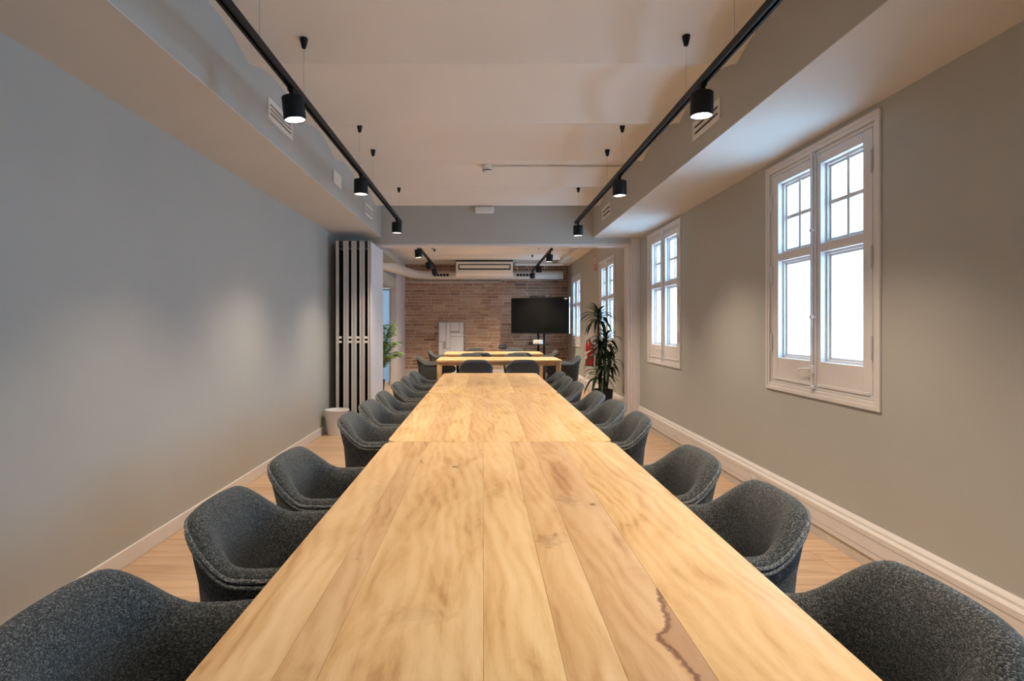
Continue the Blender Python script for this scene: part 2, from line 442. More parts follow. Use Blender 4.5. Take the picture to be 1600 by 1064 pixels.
# ------------------------------------------------------------------ ceilings (shallow vaults), soffits, beam
def vault(name, x0, x1, y0, y1, label):
    ys = []
    k = math.floor((y0 - 3.42) / 1.005)
    yy = y0
    cusp = [3.42 + 1.005 * i for i in range(k, k + 30)]
    pts = sorted(set([y0, y1] + [c for c in cusp if y0 < c < y1] + [c + 1.005 * j / 12 for c in cusp for j in range(1, 12) if y0 < c + 1.005 * j / 12 < y1]))
    m = MB(); lo = []; hi = []
    for p in pts:
        zc = ceil_z(p)
        lo.append((m.bm.verts.new((x0, p, zc)), m.bm.verts.new((x1, p, zc))))
        hi.append((m.bm.verts.new((x0, p, 3.12)), m.bm.verts.new((x1, p, 3.12))))
    for i in range(len(pts) - 1):
        m.bm.faces.new((lo[i][0], lo[i][1], lo[i + 1][1], lo[i + 1][0]))
        m.bm.faces.new((hi[i][0], hi[i][1], hi[i + 1][1], hi[i + 1][0]))
        for s in (0, 1): m.bm.faces.new((lo[i][s], lo[i + 1][s], hi[i + 1][s], hi[i][s]))
    for e in (0, -1): m.bm.faces.new((lo[e][0], lo[e][1], hi[e][1], hi[e][0]))
    return struct(m.build(name, M['ceiling'], smooth=25), label)
vault('ceiling', SXL - .0, SXR + .0, YB, BY0 + .05, 'cream ceiling of shallow vaults over the long table')
vault('ceiling_rear', -3.4, XR, BY1 - .05, YF, 'cream vaulted ceiling of the rear area before the brick wall')
def soffit(name, x0, x1, label):
    o = struct(Bx(x0, x1, YB, BY0, SZ + .006, 3.12).build(name, M['wall']), label)
    Bx(x0, x1, YB, BY0, SZ, SZ + .006).build('underside', M['soffit_under'], o)
soffit('trim_4', XL, SXL, 'boxed soffit along the plain wall with air vents')
soffit('trim_5', SXR, XR, 'boxed soffit along the window wall with air vents')
struct(Bx(XL, XR, BY0, BY1, BZ, 3.12).build('wall_beam', M['wall']), 'grey beam above the opening to the rear area')
struct(Bx(XL, 1.985, BY0 + .03, BY1 - .1, BZ - .035, BZ, bev=.004).build('trim_6', M['white']), 'white partition track under the beam')
m = MB(); m.box(1.985, XR, BY0 - .015, BY1 + .01, 0, SZ, bev=.006); m.box(1.955, 1.985, BY0 + .05, BY1 - .06, 0, BZ - .036, bev=.004); m.box(2.03, XR, BY0 - .03, BY0 - .015, 0, SZ, bev=.004)
struct(m.build('trim_7', M['white']), 'white door jamb casing beside the potted dracaena')

# baseboards
struct(Bx(XL, XL + .014, YB, BY0 - .6, 0, .092, bev=.003).build('baseboard_left', M['white']), 'low white baseboard along the plain wall')
def rboard(name, y0, y1, label):
    r = empty(name, (0, y0, 0)); struct(r, label)
    ln = y1 - y0
    Bx(XR - .034, XR, 0, ln, .0, .068).build('foot', M['plinth'], r)
    m = MB(); m.prism([(XR, .068), (XR - .04, .068), (XR - .043, .072), (XR - .043, .20), (XR - .036, .208), (XR, .208)], 'y', 0, ln)
    d = m.build('trunking', M['white'], r)
    Bx(XR - .0445, XR - .042, 0, ln, .102, .104).build('groove', M['grille'], d); Bx(XR - .0445, XR - .042, 0, ln, .172, .174).build('groove', M['grille'], d)
    m = MB(); m.prism([(XR, .208), (XR - .022, .208), (XR - .022, .222), (XR - .008, .238), (XR, .238)], 'y', 0, ln); m.build('moulding', M['white'], r)
    return r
rbd = rboard('baseboard_right', YB, BY0 - .032, 'white cable trunking baseboard under the windows with a beige foot')
rboard('baseboard_right_rear', BY1 + .012, YF - .04, 'white cable trunking baseboard in the rear area')
for sy in (4.42, 6.2):
    s = Bx(XR - .047, XR - .0425, sy - YB, sy - YB + .09, .112, .164, bev=.002).build('socket', M['plastic'], rbd)
    for k in (0, 1): Bx(XR - .0485, XR - .0465, sy - YB + .022 + k * .035, sy - YB + .032 + k * .035, .13, .146).build('socket_hole', M['grille'], s)

# ------------------------------------------------------------------ windows
def make_window():
    """local frame: x towards outside (0 = wall face), y along the wall, z absolute"""
    w = 1.25
    r = empty('window_1'); r['kind'] = 'structure'
    Z0, Z1 = .845, 2.457
    m = MB()   # moulded casing, three steps
    for (o_, i_, x0, x1) in ((0, .028, -.045, -.03), (.026, .05, -.040, -.02), (.048, .075, -.030, .06)):
        m.box(x0, x1, o_, i_, Z0 + o_, Z1 - o_, bev=.004); m.box(x0, x1, w - i_, w - o_, Z0 + o_, Z1 - o_, bev=.004)
        m.box(x0, x1, i_, w - i_, Z1 - i_, Z1 - o_, bev=.004); m.box(x0, x1, i_, w - i_, Z0 + o_, Z0 + i_, bev=.004)
    m.build('casing', M['white'], r)
    for side in (0, 1):
        # side 0: hinge at y=.075 ; side 1 mirrored
        def Y(v): return v if side == 0 else w - v
        def bb(mm, a, b2, *rest_, **k): mm.box(rest_[0], rest_[1], min(Y(a), Y(b2)), max(Y(a), Y(b2)), rest_[2], rest_[3], **k)
        sz0, sz1 = Z0 + .08, Z1 - .08
        g0, g1 = .158, .565
        gb, gt, tb, tt = 1.079, 2.317, 1.764, 1.820
        m = MB()
        bb(m, .079, g0, -.03, .03, sz0, sz1, bev=.003); bb(m, g1, .619, -.03, .03, sz0, sz1, bev=.003)
        bb(m, g0, g1, -.03, .03, sz0, gb, bev=.003); bb(m, g0, g1, -.03, .03, gt, sz1, bev=.003); bb(m, g0, g1, -.022, .045, tb, tt, bev=.003)
        sash = m.build('sash', M['white'], r)
        m = MB()   # stepped glazing bead
        for (a, x0, x1) in ((.014, .006, .04), (.028, .022, .05)):
            for (zb, zt) in ((gb, tb), (tt, gt)):
                bb(m, g0, g0 + a, x0, x1, zb, zt); bb(m, g1 - a, g1, x0, x1, zb, zt)
                bb(m, g0 + a, g1 - a, x0, x1, zb, zb + a); bb(m, g0 + a, g1 - a, x0, x1, zt - a, zt)
        m.build('glazing_bead', M['white'], sash)
        gc = (g0 + g1) / 2; zc = (tt + gt) / 2
        m = MB(); bb(m, gc - .013, gc + .013, .014, .05, tt, gt, bev=.003); m.build('muntin', M['white'], sash)
        m = MB(); bb(m, g0 + .02, g1 - .02, .016, .048, zc - .013, zc + .013, bev=.003); m.build('muntin', M['white'], sash)
        for (a, b2, zb, zt) in ((g0, g1, gb, tb), (g0, gc, tt, zc), (gc, g1, tt, zc), (g0, gc, zc, gt), (gc, g1, zc, gt)):
            m = MB(); bb(m, a + .004, b2 - .004, .034, .038, zb + .004, zt - .004); m.build('pane', M['glass'], sash)
        for hz in (1.13, 1.62, 2.14):
            m = MB(); m.tube([(-.038, Y(.077), hz), (-.038, Y(.077), hz + .11)], .008, 8); m.tube([(-.038, Y(.077), hz - .008), (-.038, Y(.077), hz + .118)], .005, 8)
            m.build('hinge', M['white'], sash, smooth=40)
        m = MB(); bb(m, .10, .60, -.037, -.03, sz0 - .004, sz0 + .014, bev=.003); m.build('drip_rail', M['white'], sash)
    c = w / 2
    Bx(-.042, -.03, c - .022, c + .022, Z0 + .082, Z1 - .082, bev=.004).build('meeting_strip', M['white'], r)
    rod = MB().tube([(-.052, c, Z0 + .045), (-.052, c, Z1 - .05)], .0075, 8).build('locking_rod', M['white'], r, smooth=40)
    m = MB()
    for hz in (Z0 + .06, 1.35, 1.9, Z1 - .075): m.box(-.062, -.04, c - .014, c + .014, hz, hz + .02, bev=.003)
    m.build('rod_guide', M['white'], rod)
    m = MB(); m.box(-.064, -.041, c - .016, c + .016, 1.0, 1.055, bev=.004); m.tube([(-.06, c, 1.03), (-.075, c + .03, 1.03), (-.078, c + .09, 1.022), (-.075, c + .115, 1.015)], [.006, .006, .007, .009], 8)
    m.build('handle', M['white'], rod, smooth=40)
    Bx(.06, WT - .045, .03, w - .03, WZ0 - .02, WZ0 + .002).build('outer_sill', M['white'], r)
    return r
wl = ['white two-leaf window with cross-bar panes at the back end of the room', 'white two-leaf window beside the start of the long table',
      'white two-leaf window beside the first table, largest casing with a visible handle', 'white two-leaf window next to the white jamb casing',
      'white two-leaf window in the rear area behind the tall dracaena', 'white two-leaf window in the rear corner beside the television']
W0 = make_window()
for i, (a, w) in enumerate(WIN):
    o = W0 if i == 0 else copy_tree(W0)
    o.name = 'window_%d' % (i + 1); o.location = (XR + .032, a, 0); o['label'] = wl[i]; o['group'] = 'white casement windows'
    ld = bpy.data.lights.new('window_portal', 'AREA'); ld.shape = 'RECTANGLE'; ld.size = 1.14; ld.size_y = 1.48
    ld.cycles.is_portal = True
    lo = bpy.data.objects.new('window_portal', ld); COL.objects.link(lo); lo.parent = o
    lo.location = (WT - .08, w / 2, (WZ0 + WZ1) / 2); lo.rotation_euler = (0, PI / 2, 0); lo.rotation_euler = (PI / 2, 0, PI / 2)
ld = bpy.data.lights.new('door_portal', 'AREA'); ld.shape = 'RECTANGLE'; ld.size = .86; ld.size_y = 2.1; ld.cycles.is_portal = True
lo = bpy.data.objects.new('door_portal', ld); COL.objects.link(lo); lo.parent = dr; lo.location = (0, .09, 1.08); lo.rotation_euler = (-PI / 2, 0, 0)

# ------------------------------------------------------------------ tables
def rounded_piece(x0, x1, y0, y1, X0, X1, Y0, Y1, R, g=.0002):
    """top-view outline of one board of a table top whose outer corners are rounded"""
    pts = []
    def corner(cx, cy, a0):
        return [(cx + R * math.cos(a0 + PI / 2 * k / 6), cy + R * math.sin(a0 + PI / 2 * k / 6)) for k in range(7)]
    def add(px, py, cx, cy, a0, edge):
        if edge: pts.extend(corner(cx, cy, a0))
        else: pts.append((px, py))
    e = 1e-4
    add(x1 - g, y0 + (0 if y0 <= Y0 + e else g), X1 - R, Y0 + R, -PI / 2, x1 >= X1 - e and y0 <= Y0 + e)
    add(x1 - g, y1 - g, X1 - R, Y1 - R, 0, x1 >= X1 - e and y1 >= Y1 - e)
    add(x0 + g, y1 - g, X0 + R, Y1 - R, PI / 2, x0 <= X0 + e and y1 >= Y1 - e)
    add(x0 + g, y0 + g, X0 + R, Y0 + R, PI, x0 <= X0 + e and y0 <= Y0 + e)
    return pts
def make_table(label, X0, Y0, LX, LY, seams, rng, mat, along='y', R=.062):
    """seams: inner joints across the boards. local origin = world so the grain stays put"""
    X1, Y1 = X0 + LX, Y0 + LY
    ctr = Vector(((X0 + X1) / 2, (Y0 + Y1) / 2, 0))
    t = empty('dining_table', ctr, 0, label, 'table', 'oak-coloured wooden tables')
    TT, TH = .75, .034
    if along == 'y':
        e = [X0] + seams + [X1]
        strips = [(e[i], e[i + 1], Y0, Y1) for i in range(len(e) - 1)]
    else:
        e = [Y0] + seams + [Y1]
        strips = [(X0, X1, e[i], e[i + 1]) for i in range(len(e) - 1)]
    for i, s in enumerate(strips):
        m = MB(); m.prism(rounded_piece(*s, X0, X1, Y0, Y1, R), 'z', TT - TH, TT, bev=.0006)
        o = m.build('board', mat, t, smooth=30); o.location = -ctr
        o['seed'] = rng[i % len(rng)]
    # legs and apron
    lw = .085
    for sx in (0, 1):
        for sy in (0, 1):
            x = X0 + .012 if sx == 0 else X1 - .012 - lw; y = Y0 + .012 if sy == 0 else Y1 - .012 - lw
            q = MB(); q.prism(rounded_piece(x, x + lw, y, y + lw, X0 + .012 if sx == 0 else -99, X1 - .012 if sx else 99, Y0 + .012 if sy == 0 else -99, Y1 - .012 if sy else 99, .05), 'z', 0, TT - TH, bev=.003)
            o = q.build('leg', M['wood'], t, smooth=30); o.location = -ctr; o['seed'] = .3 + .1 * sx
    ia = .36; yb = .06 if along == 'y' else .24        # aprons sit well inside where chairs tuck in
    for (a, b2, c, d) in ((X0 + .1, X1 - .1, Y0 + .035, Y0 + .06), (X0 + .1, X1 - .1, Y1 - yb, Y1 - yb + .025), (X0 + ia, X0 + ia + .025, Y0 + .06, Y1 - .06), (X1 - ia - .025, X1 - ia, Y0 + .06, Y1 - .06)):
        o = Bx(a, b2, c, d, TT - TH - .055, TT - TH, bev=.003).build('apron', M['wood'], t); o.location = -ctr; o['seed'] = .2
    return t
make_table('long wooden table with knots and a dark bark vein, farthest from brick wall', -.463, .700, 1.083, 2.096,
           [-.33, -.26, 0.0, .13, .225, .365], [.55, .35, .62, .75, .50, .25, .66], M['wood_knots'])
make_table('long wooden table in the middle of the row of three', -.463, 2.800, 1.083, 2.05,
           [-.29, -.19, -.075, .06, .21, .33, .45], [.7, .45, .8, .55, .68, .4, .62, .75], M['wood'])
make_table('long wooden table of the row of three, beside the folded partition', -.463, 4.854, 1.083, 2.045,
           [-.31, -.16, -.02, .11, .26, .40], [.5, .8, .35, .6, .72, .44, .58], M['wood'])
make_table('wooden table in the rear area set across the end of the long row', -.774, 9.51, 2.055, 1.083,
           [9.66, 9.83, 10.0, 10.16, 10.33, 10.47], [.6, .75, .5, .7, .4, .65, .55], M['wood_x'], along='x')
make_table('wooden table in the rear area closest to the brick wall', -.806, 11.80, 2.02, 1.083,
           [11.95, 12.12, 12.3, 12.45, 12.62, 12.76], [.7, .5, .62, .45, .75, .55, .6], M['wood_x'], along='x')

# ------------------------------------------------------------------ tub chairs
CW, CF, CC, CBK = .265, .27, -.03, .285      # half width, arm tip x, corner start x, back depth
def chair_outline(n=65):
    half = []
    for i in range(12): half.append((CF + (CC - CF) * i / 12, CW - .012 * (1 - i / 12) ** 2))
    for i in range(29):
        a = PI / 2 * i / 28; e = 2 / 3.1
        half.append((CC - (CBK + CC) * math.sin(a) ** e, CW * math.cos(a) ** e if i < 28 else 0))
    pts = half + [(x, -y) for x, y in half[-2::-1]]
    ln = [0]
    for a, b in zip(pts, pts[1:]): ln.append(ln[-1] + math.dist(a, b))
    T = ln[-1]; out = []
    j = 0
    for k in range(n):
        d = T * k / (n - 1)
        while j < len(ln) - 2 and ln[j + 1] < d: j += 1
        f = (d - ln[j]) / (ln[j + 1] - ln[j])
        out.append((pts[j][0] + f * (pts[j + 1][0] - pts[j][0]), pts[j][1] + f * (pts[j + 1][1] - pts[j][1]), d - T / 2))
    return out, T
def sstep(a, b, x):
    t = max(0, min(1, (x - a) / (b - a))); return t * t * (3 - 2 * t)
def rim_z(s):
    s = abs(s)
    return .804 - .006 * min(1, s / .16) ** 2 - .110 * sstep(.14, .345, s) + .016 * sstep(.39, .60, s) - .012 * sstep(.62, .8, s)
def make_chair():
    OUT, T = chair_outline()
    n = len(OUT)
    nor = []
    for i in range(n):
        a = Vector(OUT[max(i - 1, 0)][:2]); b = Vector(OUT[min(i + 1, n - 1)][:2]); d = (b - a).normalized()
        nor.append(Vector((-d.y, d.x)))      # candidate
    if nor[n // 2].x < 0: nor = [-v for v in nor]   # inward at the back = +x
    def pt(i, off, z):
        x, y, s = OUT[i]
        k = 1.0 - .115 * (.74 - z) / .40                     # shell narrows towards the seat
        lean = -.035 * max(0, (z - .62) / .21) * sstep(.55, .15, abs(s)) if False else -.03 * max(0, (z - .66) / .17) * (1 - sstep(.14, .37, abs(s)))
        return Vector((x * k + nor[i].x * off + lean + .0, y * k + nor[i].y * off, z))
    def grid(rows, closed=False):
        m = MB(); V = [[m.bm.verts.new(p) for p in r] for r in rows]
        for a, b in zip(V, V[1:]):
            for k in range(len(a) - 1): m.bm.faces.new((a[k], a[k + 1], b[k + 1], b[k]))
        return m, V
    # shell: profile around the section, one ring per outline point
    rings = []
    for i in range(n):
        R = rim_z(OUT[i][2])
        zb = .36
        prof = [(.04, zb - .012), (.008, zb), (0, zb + (R - .03 - zb) * .33), (0, zb + (R - .03 - zb) * .68), (0, R - .034),
                (.003, R - .020), (.012, R - .007), (.028, R), (.044, R - .005), (.058, R - .020), (.069, R - .05), (.076, R - .10),
                (.078, zb + (R - .1 - zb) * .55), (.079, zb + .06), (.08, zb + .01)]
        rings.append([pt(i, o_, z) for o_, z in prof])
    m, V = grid(rings)
    for e in (0, -1):
        c = V[e]
        m.bm.faces.new(c if e == 0 else c[::-1])
    shell_me = m.mesh('shell', M['fabric'], smooth=60)
    # piping: twin cord on the outer edge of the rim
    m = MB()
    for dz, off in ((-.036, -.002), (-.022, .001)):
        m.tube([pt(i, off, rim_z(OUT[i][2]) + dz) for i in range(n)], .0060, 6)
    pip_me = m.mesh('piping', M['cord'], smooth=60)
    # seat cushion
    m = MB(); k = 40
    rows = []
    for (f, z) in ((0.0, .455), (.6, .462), (.88, .458), (.97, .446), (1.0, .425), (.98, .39), (.9, .352), (0, .35)):
        row = []
        for j in range(k + 1):
            a = 2 * PI * j / k; e = 2 / 3.2
            row.append(Vector((.055 + .225 * f * math.copysign(abs(math.cos(a)) ** e, math.cos(a)), .163 * f * math.copysign(abs(math.sin(a)) ** e, math.sin(a)), z)))
        rows.append(row)
    m, V = grid(rows); bmesh.ops.remove_doubles(m.bm, verts=m.bm.verts[:], dist=1e-5)
    seat_me = m.mesh('seat', M['fabric'], smooth=60)
    leg = MB().tube([(0, 0, .36), (.06, .045, 0.0)], [.017, .010], 10).mesh('leg', M['black'], smooth=60)
    base = Bx(-.15, .19, -.14, .14, .335, .352, bev=.004).mesh('base_frame', M['black'])
    r = empty('tub_chair')
    sh = link('shell', shell_me, r); link('piping', pip_me, sh); link('seat', seat_me, r); link('base_frame', base, r)
    for sx in (-1, 1):
        for sy in (-1, 1):
            o = link('leg', leg, r, (.02 + .14 * sx, .12 * sy, 0)); o.scale = (sx, sy, 1)
    return r
chair0 = make_chair(); used = [False]
ORD = ['first', 'second', 'third', 'fourth', 'fifth', 'sixth', 'seventh', 'eighth', 'ninth']
def chair(x, y, rz, label, group):
    o = copy_tree(chair0) if used[0] else chair0
    used[0] = True
    o.location = (x, y, 0); o.rotation_euler = (0, 0, rz)
    tag(o, label, 'chair', group); return o
LY = [1.07, 1.71, 2.31, 3.34, 3.90, 4.47, 5.22, 5.80, 6.46]
LXs = [-.515, -.50, -.50, -.50, -.50, -.50, -.50, -.50, -.50]
RYs = [1.115, 1.785, 2.35, 3.34, 3.90, 4.47, 5.26, 5.82, 6.46]
RXs = [.60, .615, .595, .62, .61, .60, .575, .56, .58]
LR = [0, 1, -1, 1, -2, 2, 0, 2, -1]; RR = [0, -1, 1, -2, 2, -1, 1, -1, 2]
for i in range(9):
    chair(LXs[i], LY[i], math.radians(LR[i]), 'charcoal tub chair, plain-wall side of the long tables, %s from the folded partition' % ORD[8 - i], 'chairs along the long tables')
for i in range(9):
    chair(RXs[i], RYs[i], PI + math.radians(RR[i]), 'charcoal tub chair, window side of the long tables, %s from the dracaena' % ORD[8 - i], 'chairs along the long tables')
FG = 'chairs around the rear tables'
# rear table A (y 9.51..10.6) and B (y 11.8..12.9)
chair(-.115, 9.02, PI / 2, 'dark tub chair turned away from the long tables, on their plain-wall side', FG)
chair(.60, 9.02, PI / 2, 'dark tub chair turned away from the long tables, on their window side', FG)
chair(-.84, 10.0, .08, 'charcoal tub chair at the end of the front rear table by the recess', FG)
chair(1.36, 10.05, PI - .05, 'blue-lit charcoal tub chair at the end of the front rear table by the extinguisher', FG)
chair(-.245, 10.66, -PI / 2, 'tub chair behind the crosswise table, relief panel side', FG)
chair(.62, 10.66, -PI / 2, 'tub chair behind the crosswise table, television side', FG)
chair(-.06, 11.54, PI / 2, 'tub chair facing the brick wall at the last table, relief panel side', FG)
chair(.72, 11.54, PI / 2, 'tub chair facing the brick wall at the last table, television side', FG)
chair(-.86, 12.3, .05, 'light-catching tub chair at the end of the last table below the white relief panel', FG)
chair(1.26, 12.35, PI, 'tub chair at the end of the last table under the television', FG)
chair(-.18, 13.12, -PI / 2, 'tub chair against the brick wall side of the last table, next to the relief panel', FG)
chair(.69, 13.12, -PI / 2, 'tub chair against the brick wall side of the last table, next to the socket plate', FG)

# ------------------------------------------------------------------ track lighting
def track(x, y0, y1, cups, label, zt=2.547):
    t = empty('lighting_track', (x, y0, zt), 0, label, 'track light rail', 'black ceiling lighting tracks')
    m = MB(); ln = y1 - y0
    m.prism([(-.018, .018), (-.018, -.016), (-.007, -.016), (-.007, .002), (.007, .002), (.007, -.016), (.018, -.016), (.018, .018)], 'y', 0, ln)
    m.box(-.0185, .0185, -.004, .0, -.017, .019); m.box(-.0185, .0185, ln, ln + .004, -.017, .019)
    m.build('rail', M['black'], t)
    for cy in cups:
        cz = ceil_z(cy) - zt
        MB().lathe([(0, 0), (.022, 0), (.021, -.012), (.012, -.052), (.009, -.056), (0, -.056)], (0, cy - y0, cz + .002), 20).build('ceiling_cup', M['black'], t, smooth=40)
        MB().tube([(0, cy - y0, .018), (0, cy - y0, cz - .054)], .0011, 6).build('suspension_wire', M['grille'], t)
        Bx(-.008, .008, cy - y0 - .012, cy - y0 + .012, .018, .03, bev=.002).build('wire_clip', M['black'], t)
    return t
TXL, TXR = -.994, 1.114
track(TXL, .55, 7.0, [.9, 2.6, 3.24, 4.70, 5.27, 6.88], 'black suspended lighting track along the plain-wall side of the long tables')
track(TXR, .55, 7.05, [.9, 2.6, 3.22, 4.70, 5.27, 6.88], 'black suspended lighting track along the window side of the long tables')
track(-1.02, 8.95, 12.3, [9.6, 11.67, 13.4 - 1.2], 'black suspended lighting track in the rear area near the round duct elbow')
track(1.10, 9.45, 13.3, [9.9, 11.7, 13.2], 'black suspended lighting track in the rear area near the window wall')
lamp_me = None
def make_lamp():
    r = empty('track_spotlight')
    # origin at the joint under the rail; the head hangs below
    MB().lathe([(0, -.020), (.050, -.020), (.0535, -.024), (.0535, -.135), (.052, -.137), (.050, -.135), (.049, -.118)], n=32).build('housing', M['black'], r, smooth=40)
    MB().lathe([(.0495, -.134), (.040, -.117)], n=32).build('reflector', M['reflector'], r, smooth=40)
    MB().lathe([(.0405, -.1175), (0, -.1175)], n=32).build('lens', M['lens'], r)
    m = MB(); m.box(-.013, .013, -.03, .03, .004, .022, bev=.003); m.tube([(0, 0, -.022), (0, 0, .006)], .011, 12); m.box(-.009, .009, -.02, -.004, -.026, .004, bev=.002)
    m.build('joint', M['black'], r, smooth=40)
    return r
lamp0 = make_lamp(); lu = [False]
spot = bpy.data.lights.new('lamp_beam', 'SPOT'); spot.energy = SPOT_W; spot.color = SPOT_COL
spot.spot_size = math.radians(112); spot.spot_blend = 1.0; spot.shadow_soft_size = .04
spot_r = spot.copy(); spot_r.energy = SPOT_W * 2.0
def lamp(x, y, tx, ty, label, z=2.531 - .02, data=None):
    o = copy_tree(lamp0) if lu[0] else lamp0
    lu[0] = True
    o.location = (x, y, z); o.rotation_euler = (math.radians(tx), math.radians(ty), 0)
    o.scale = (1.05, 1.05, 1.03)
    tag(o, label, 'spotlight', 'black cylinder track spotlights')
    l = bpy.data.objects.new('lamp_beam', data or spot); COL.objects.link(l); l.parent = o; l.location = (0, 0, -.142)
    return o
sl = 'lit black cylinder spotlight, %s from the grey beam along the %s'
for k, (y, tx, ty) in enumerate(((1.25, 0, -3), (3.04, 2, -6), (4.75, 0, 0), (6.71, 0, 0))): lamp(TXL, y, tx, ty, sl % (ORD[3 - k], 'plain wall'))
for k, (y, tx, ty) in enumerate(((1.25, 0, 1), (2.985, 0, 1), (4.80, 0, -1), (6.91, 0, -1))): lamp(TXR, y, tx, ty, sl % (ORD[3 - k], 'windows'))
sl = 'black spotlight in the rear area, %s from the brick wall by the %s'
for k, y in enumerate((9.1, 10.85, 12.1)): lamp(-1.02, y, (0, 5, 13)[k], -6, sl % (ORD[2 - k], 'duct elbow'), data=spot_r)
for k, y in enumerate((9.7, 11.6, 13.05)): lamp(1.10, y, (0, 6, 12)[k], 4, sl % (ORD[2 - k], 'window wall'), data=spot_r)

# ------------------------------------------------------------------ soffit vents
def vent(side, y0, y1, z0, z1, slots, label, solid=False):
    X = SXL if side < 0 else SXR; d = 1 if side < 0 else -1       # d: direction into the room
    r = empty('air_vent', (X, (y0 + y1) / 2, (z0 + z1) / 2), 0, label, 'air vent', 'white air vents in the soffits')
    hy, hz = (y1 - y0) / 2, (z1 - z0) / 2; b = .028 if not solid else .006
    def bb(m, xa, xb, *q, **k): m.box(min(d * xa, d * xb), max(d * xa, d * xb), *q, **k)
    m = MB()
    bb(m, 0, .012, -hy, -hy + b, -hz, hz, bev=.002); bb(m, 0, .012, hy - b, hy, -hz, hz, bev=.002)
    bb(m, 0, .012, -hy + b, hy - b, hz - b, hz, bev=.002); bb(m, 0, .012, -hy + b, hy - b, -hz, -hz + b, bev=.002)
    m.build('frame', M['plastic'], r)
    if solid:
        m = MB(); bb(m, 0, .008, -hy + b, hy - b, -hz + b, hz - b, bev=.002); m.build('cover_plate', M['plastic'], r)
    else:
        m = MB(); bb(m, .0005, .002, -hy + b, hy - b, -hz + b, hz - b); m.build('dark_opening', M['dark'], r)
        n = slots; ih = 2 * (hz - b)
        for k in range(n + 1):
            zc = -hz + b + ih * k / n; t = ih / n * .30
            if k in (0, n): t *= .7
            m = MB(); bb(m, .002, .010, -hy + b, hy - b, max(zc - t, -hz + b), min(zc + t, hz - b)); m.build('slat', M['plastic'], r)
    return r
vent(-1, 3.717, 4.187, 2.628, 2.762, 3, 'white slotted air vent beside the nearest spotlight on the plain-wall soffit')
vent(-1, 5.34, 5.63, 2.616, 2.736, 0, 'plain white cover plate on the plain-wall soffit', solid=True)
vent(-1, 6.76, 7.2, 2.60, 2.74, 3, 'small slotted air vent on the plain-wall soffit beside the grey beam')
vent(1, 3.64, 4.11, 2.595, 2.727, 2, 'white air vent with two dark slots on the window-side soffit behind a spotlight')
vent(1, 6.78, 7.25, 2.605, 2.75, 2, 'white air vent with two dark slots on the window-side soffit beside the grey beam')

# smoke detector with conduit, emergency light
sy = 5.92; sz = ceil_z(sy)
r = empty('smoke_detector', (.035, sy, sz), 0, 'round white smoke detector on the ceiling', 'smoke detector')
MB().lathe([(0, .002), (.050, .002), (.052, -.008), (.050, -.045), (.047, -.05)], n=28).build('base', M['plastic'], r, smooth=40)
MB().lathe([(.043, -.049), (.043, -.062)], n=28).build('sensor_gap', M['dark'], r)
MB().lathe([(.047, -.059), (.044, -.070), (.034, -.078), (0, -.079)], n=28).build('cap', M['plastic'], r, smooth=40)
m = MB(); zc = ceil_z(sy) - .014
m.tube([(.087, sy, zc), (SXR - .002, sy, zc)], .010, 10)
r = m.build('ceiling_conduit', M['ceiling'], smooth=60); tag(r, 'thin white conduit from the smoke detector across the ceiling', 'conduit')
for cx in (.25, .72, 1.15): MB().lathe([(.0125, -.008), (.0125, .008)], (cx, sy, zc), 12, Matrix.Rotation(PI / 2, 4, 'Y')).build('clip', M['plastic'], r)
r = empty('emergency_light', (.012, BY0, 2.86), 0, 'white rounded emergency light mounted high on the grey beam', 'light')
MB().box(-.128, .128, -.062, -.008, -.048, .048, bev=.026, seg=5).build('diffuser', M['plastic'], r, smooth=50)
Bx(-.10, .10, -.02, 0, -.035, .055, bev=.004).build('shadow_plate', M['blackp'], r)  # black strip showing above the diffuser stands in for its shadow

# ------------------------------------------------------------------ folded partition
def panel(x0, x1, label, last=False):
    y0, y1 = 7.32, 8.17; zt = 2.37
    r = empty('partition_panel', (x0, y0, .012), 0, label, 'partition panel', 'panels of the folded partition')
    w = x1 - x0; h = zt - .012; ln = y1 - y0
    Bx(.004, w - .004, .012, ln - .012, 0.01, h - .012).build('leaf', M['white_cool'], r)
    m = MB()
    for (a, b2) in ((0, .011), (w - .011, w)): m.box(a, b2, 0, .016, 0, h, bev=.0015); m.box(a, b2, ln - .016, ln, 0, h, bev=.0015)
    e = m.build('edge_profile', M['white'], r)
    Bx(.011, w - .011, .002, .012, 0, h, bev=.001).build('edge_insert', M['alu'], e)
    Bx(w * .5 - .0015, w * .5 + .0015, -.002, .003, .02, h - .02).build('seal', M['grille'], e)
    if not last:
        Bx(w, w + .034, .004, .05, h - .085, h, bev=.002).build('top_guide', M['blackp'], r)
        hg = MB()
        for zz in (1.08, 1.135): hg.box(w, w + .036, .0, .02, zz, zz + .028, bev=.002)
        hg.build('hinge', M['plastic'], r)
        Bx(w + .0005, w + .006, .02, ln - .02, .03, h - .1).build('gap_shade_sheet', M['gap_shade'], r)  # dark sheet over the leaf paints the shade of the gap
    return r
px = [(-1.845, -1.812), (-1.752, -1.690), (-1.652, -1.590), (-1.550, -1.488), (-1.448, -1.402)]
pl = ['thin panel of the folded partition closest to the plain wall', 'second panel of the folded partition counting from the plain wall',
      'third and middle panel of the folded partition', 'fourth panel of the folded partition counting from the plain wall', 'white-faced last panel of the folded partition facing the opening']
for i, (a, b2) in enumerate(px): panel(a, b2, pl[i], i == 4)
